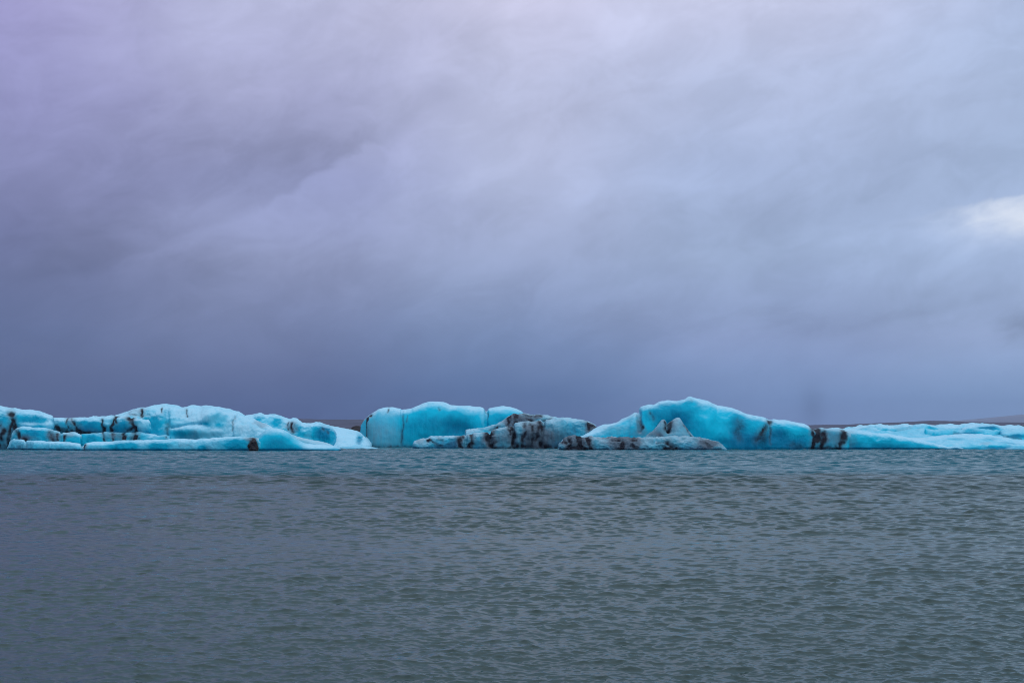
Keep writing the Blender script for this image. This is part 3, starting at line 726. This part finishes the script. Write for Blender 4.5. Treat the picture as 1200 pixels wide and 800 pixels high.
# 8: the tall turquoise ridge
G8 = empty('iceberg', at(830, 526.8), 'tallest turquoise iceberg, a peaked ridge sloping down right to two black bands', 'iceberg')
lump('ice_ridge', G8, [(678, 514), (690, 508.5), (705, 501.6), (712, 498.6), (722, 495), (730, 491), (740, 486.6), (747, 484.2), (750, 480.5), (753, 478.2), (758, 476.6), (766, 475.5), (769, 472.6), (773, 470.2), (782, 469), (793, 469.6), (803, 467.6),
                       (807, 465.3), (809, 465), (813, 466.2), (820, 469.2), (830, 472.6), (840, 477), (850, 478.4), (857, 479), (865, 482), (875, 486), (890, 489.4), (898, 492), (905, 492.1), (920, 493.4), (930, 495.4), (942, 497.6), (949, 501), (954, 502.2), (965, 501.6), (975, 501.6), (982, 503), (990, 505.5), (998, 511)],
     526.8, [(678, 5.0), (760, 9.0), (850, 9.0), (900, 5.0), (998, 3.5)], 18.0, nf=2.5, seed=81, rough=0.6, rscale=5.0, flute=0.12, end=(12, 8), sm=0.8, deep=0.28, white=(0.62, 1.0), rim=0.55, off=0.5, rows=84,
     feats=[('grey', 722, 505, 16, 7, 0.35), ('deep', 913, 510, 12, 8, 0.8), ('deep', 878, 516, 34, 10, 0.35), ('deep', 935, 519, 20, 8, 0.5), ('dirt_shade', 888, 516, 14, 10, 0.28), ('dirt_shade', 935, 523, 22, 5, 0.25), ('white', 745, 490, 8, 5, 0.3), ('deep', 728, 505, 14, 8, -0.25), ('deep', 785, 490, 22, 16, 0.5), ('deep', 800, 500, 16, 16, 0.5), ('deep', 835, 490, 22, 14, -0.4), ('deep', 828, 510, 10, 12, -0.3),
            ('deep', 865, 498, 12, 12, 0.5), ('deep', 875, 518, 30, 10, 0.5), ('deep', 925, 500, 16, 8, -0.3), ('deep', 920, 522, 26, 6, 0.5), ('grey', 748, 498, 4, 10, 0.5), ('grey', 752, 508, 12, 5, 0.5),
            ('stripe', [(749, 488), (750, 496), (753, 502)], 1.4, 0.45), ('stripe', [(752, 500), (753, 502)], 1.3, 0.9), ('stripe', [(762, 486), (765, 490)], 2.0, 0.4), ('stripe', [(810, 469), (810, 471)], 2.0, 0.3),
            ('stripe', [(902, 493), (899, 499), (893, 506), (886, 516)], 2.4, 0.55), ('stripe', [(903, 495), (902, 520)], 1.2, 0.4), ('stripe', [(868, 492), (864, 502), (868, 514)], 3.4, 0.28),
            ('stripe', [(952, 502), (952.5, 508)], 1.7, 1.05), ('stripe', [(956, 502), (959, 507), (957, 514), (953, 522), (952, 527)], 2.2, 1.1), ('stripe', [(966, 508), (965, 516), (962, 523)], 2.4, 0.75), ('stripe', [(990, 507), (988, 515), (983, 523)], 3.0, 1.0), ('stripe', [(960, 525), (985, 526)], 2.0, 0.6),
            ('grey', 972, 512, 16, 10, 0.5), ('stripe', [(930, 521), (938, 524)], 2.5, 0.35),
            ('crack', [(749, 484), (750, 505)], 2.4, 0.9), ('crack', [(902, 494), (892, 522)], 4.0, 0.3), ('dirt_shade', 960, 514, 10, 12, 0.4), ('dirt_shade', 895, 508, 8, 12, 0.32), ('dirt_shade', 868, 501, 8, 12, 0.2), ('bulge', 785, 500, 18, 18, -1.8), ('bulge', 828, 500, 10, 22, 1.3), ('bulge', 866, 505, 12, 16, -1.0), ('bulge', 765, 485, 8, 8, 0.6), ('white', 855, 512, 4, 10, 0.35)])

# 9: the flat white berg at the right
H = empty('iceberg', at(1100, 528), 'broad low white iceberg with a blue wedge along its front, at the right edge', 'iceberg')
lump('ice_wedge', H, [(972, 512), (980, 507), (988, 505.2), (1000, 504.4), (1010, 505.5), (1020, 506.8), (1045, 509), (1060, 512), (1080, 516.2), (1095, 519.8), (1104, 522), (1112, 523.5), (1122, 523), (1130, 525)],
     527.6, [(972, 2.6), (1000, 3.0), (1050, 3.0), (1130, 2.0)], 7.0, nf=2.3, seed=91, rough=0.3, rscale=2.6, off=13.5, end=(4, 5), sm=1.2, deep=0.05, white=(0.5, 0.95), rim=0.55,
     feats=[('deep', 1045, 524, 45, 5, 0.5), ('deep', 1000, 523, 16, 5, 0.4), ('white', 1112, 525, 3, 3, 0.6), ('deep', 1120, 526, 6, 3, 0.5), ('dirt_shade', 988, 516, 6, 12, 0.5), ('grey', 990, 516, 12, 12, 0.4)])
lump('ice_field', H, [(985, 506), (992, 504), (1000, 502.2), (1010, 500), (1020, 498.6), (1028, 499.8), (1040, 500.4), (1050, 499.8), (1060, 498.6), (1075, 497), (1082, 496.2), (1090, 497), (1100, 498.5), (1120, 498.9), (1140, 498.4), (1155, 499), (1175, 500.5), (1200, 501.6), (1240, 501), (1300, 503), (1380, 508)],
     527.0, 34.0, 14.0, nf=1.15, seed=92, rough=0.8, rscale=4.0, end=(10, 20), sm=1.5, wbase=0.0, off=10.0, rows=90, white=(0.45, 0.95), rim=0.35,
     feats=[('deep', 1092, 501.5, 6, 1.0, 0.6), ('deep', 1130, 508.2, 16, 1.8, 1.2), ('stripe', [(1118, 507.5), (1136, 508.5)], 0.7, 0.45), ('deep', 1095, 508, 12, 1.6, 0.7), ('deep', 1045, 504.5, 16, 1.5, 0.6), ('deep', 1110, 503.5, 18, 1.4, 0.6), ('deep', 1020, 503, 10, 1.3, 0.5), ('deep', 1176, 509.5, 14, 1.8, 1.2), ('deep', 1140, 505, 10, 1.2, 0.5), ('crack', [(1085, 507), (1130, 509), (1180, 509)], 1.2, 1.0), ('crack', [(1030, 505), (1080, 503), (1140, 503)], 1.0, 0.6),
            ('grey', 1060, 503, 12, 1.5, 0.3), ('deep', 1055, 501, 8, 1.2, 0.4)])
lump('ice_mound', H, [(1060, 514), (1080, 513), (1095, 512), (1105, 510.6), (1120, 509.8), (1140, 510), (1160, 511), (1175, 513.5), (1190, 516.5), (1205, 518), (1240, 518), (1300, 520), (1340, 524)],
     528.0, 12.0, 8.0, nf=1.5, seed=93, rough=0.45, rscale=3.0, end=(10, 14), sm=1.5, wbase=0.05, off=20.0, white=(0.4, 0.9), rim=0.35,
     feats=[('deep', 1170, 524, 12, 1.6, 0.9), ('deep', 1160, 515, 9, 2, 0.5), ('deep', 1120, 515, 12, 1.6, 0.4), ('deep', 1185, 520, 12, 1.5, 0.5), ('white', 1180, 525, 20, 3, 0.4), ('crack', [(1160, 523), (1200, 524)], 0.9, 0.5), ('grey', 1155, 520, 8, 2, 0.2)])
lump('ice_crest', H, [(1130, 501), (1140, 498.2), (1148, 497), (1156, 496.4), (1165, 497), (1172, 499), (1180, 502)], 512.6, 8.0, 8.0, nf=2.4, seed=94, rough=0.3, rscale=3.0, end=(8, 8), sm=1.2, deep=0.1, wbase=0.2, rim=0.5, off=-920.0 + 0.0,
     feats=[('deep', 1158, 501, 12, 2.4, 0.8)]) if False else None
lump('ice_crest', H, [(1126, 502), (1138, 498.6), (1148, 497), (1156, 496.4), (1165, 497), (1172, 499), (1180, 502.5)], 527.0, 7.0, 8.0, nf=2.2, seed=94, rough=0.3, rscale=3.0, end=(8, 8), sm=1.2, deep=0.1, wbase=0.15, rim=0.5, off=30.0,
     feats=[('deep', 1158, 501.5, 14, 2.6, 1.0)])
lump('ice_tail', H, [(1172, 505), (1182, 503.5), (1192, 502.2), (1204, 501.6), (1230, 502), (1260, 504), (1290, 508)], 527.0, 7.0, 9.0, nf=2.0, seed=95, rough=0.3, rscale=3.0, end=(8, 8), sm=1.2, wbase=0.3, off=22.0,
     feats=[('deep', 1193, 511, 14, 2.4, 1.0), ('stripe', [(1168, 510), (1182, 512), (1196, 514.5)], 0.8, 0.5)])

# 10: dark heaps beyond
def heap(name, top, base, off, run, label, cat, seed):
    p_ = empty(name, at(top[len(top) // 2][0], base, off), label, cat)
    return p_
ROCK = new_mat('ash_rock')
_t, _p = ROCK[1], ROCK[2]
_c = noise(_t, _t.nodes.new('ShaderNodeTexCoord').outputs['Object'], 1.2, 5.0, 0.6)
_t.links.new(mixc(_t, _c, (0.004, 0.004, 0.007), (0.014, 0.013, 0.017)), _p.inputs['Base Color'])
_p.inputs['Roughness'].default_value = 0.9

def rock(top, base, off, run, back, label, seed):
    pos = at(sum(p[0] for p in top) / len(top), base, off)
    tmp = empty('rock', pos, None, None)
    o = lump('rock', tmp, top, base, run, back, nf=2.0, seed=seed, rough=0.35, rscale=1.2, end=(4, 4), sm=0.6, off=off)
    o.parent = None
    o.location = pos
    bpy.data.objects.remove(tmp)
    o.name = 'rock'
    o.data.materials[0] = ROCK[0]
    return tag(o, label, 'rock')
rock([(405, 503.5), (410, 502.2), (414, 500), (417, 499), (420, 499.6), (424, 501), (430, 503)], 522.0, 20.0, 4.0, 5.0, 'small black rock heap poking up beside the rounded blue iceberg', 5)
rock([(1170, 501), (1180, 498.8), (1186, 499.2), (1192, 498.4), (1200, 499.4), (1212, 499), (1225, 501)], 522.0, 24.0, 5.0, 6.0, 'low dark rubble heap beyond the white ice field at the right edge', 6)

# ------------------------------------------------------------------ damp air
def haze():
    x0, x1, y0, y1, z0, z1 = -7000, 7000, -300, 9000, -6, 230
    V = [(x, y, z) for x in (x0, x1) for y in (y0, y1) for z in (z0, z1)]
    F = [(0, 1, 3, 2), (4, 6, 7, 5), (0, 4, 5, 1), (2, 3, 7, 6), (0, 2, 6, 4), (1, 5, 7, 3)]
    me = bpy.data.meshes.new('haze')
    me.from_pydata(V, [], F)
    mt = bpy.data.materials.new('haze')
    mt.use_nodes = True
    t = mt.node_tree
    t.nodes.remove(t.nodes['Principled BSDF'])
    pv = t.nodes.new('ShaderNodeVolumePrincipled')
    pv.inputs['Color'].default_value = (0.30, 0.41, 0.66, 1)
    pv.inputs['Density'].default_value = 0.00006
    t.links.new(pv.outputs[0], t.nodes['Material Output'].inputs['Volume'])
    me.materials.append(mt)
    o = bpy.data.objects.new('haze', me)
    S.collection.objects.link(o)
    tag(o, kind='stuff')
haze()
for o_ in S.objects:
    if o_.name.startswith('debris_patch'):
        o_.data.materials[0] = ROCK[0]          # frozen-in rubble, same rock as the heaps beyond
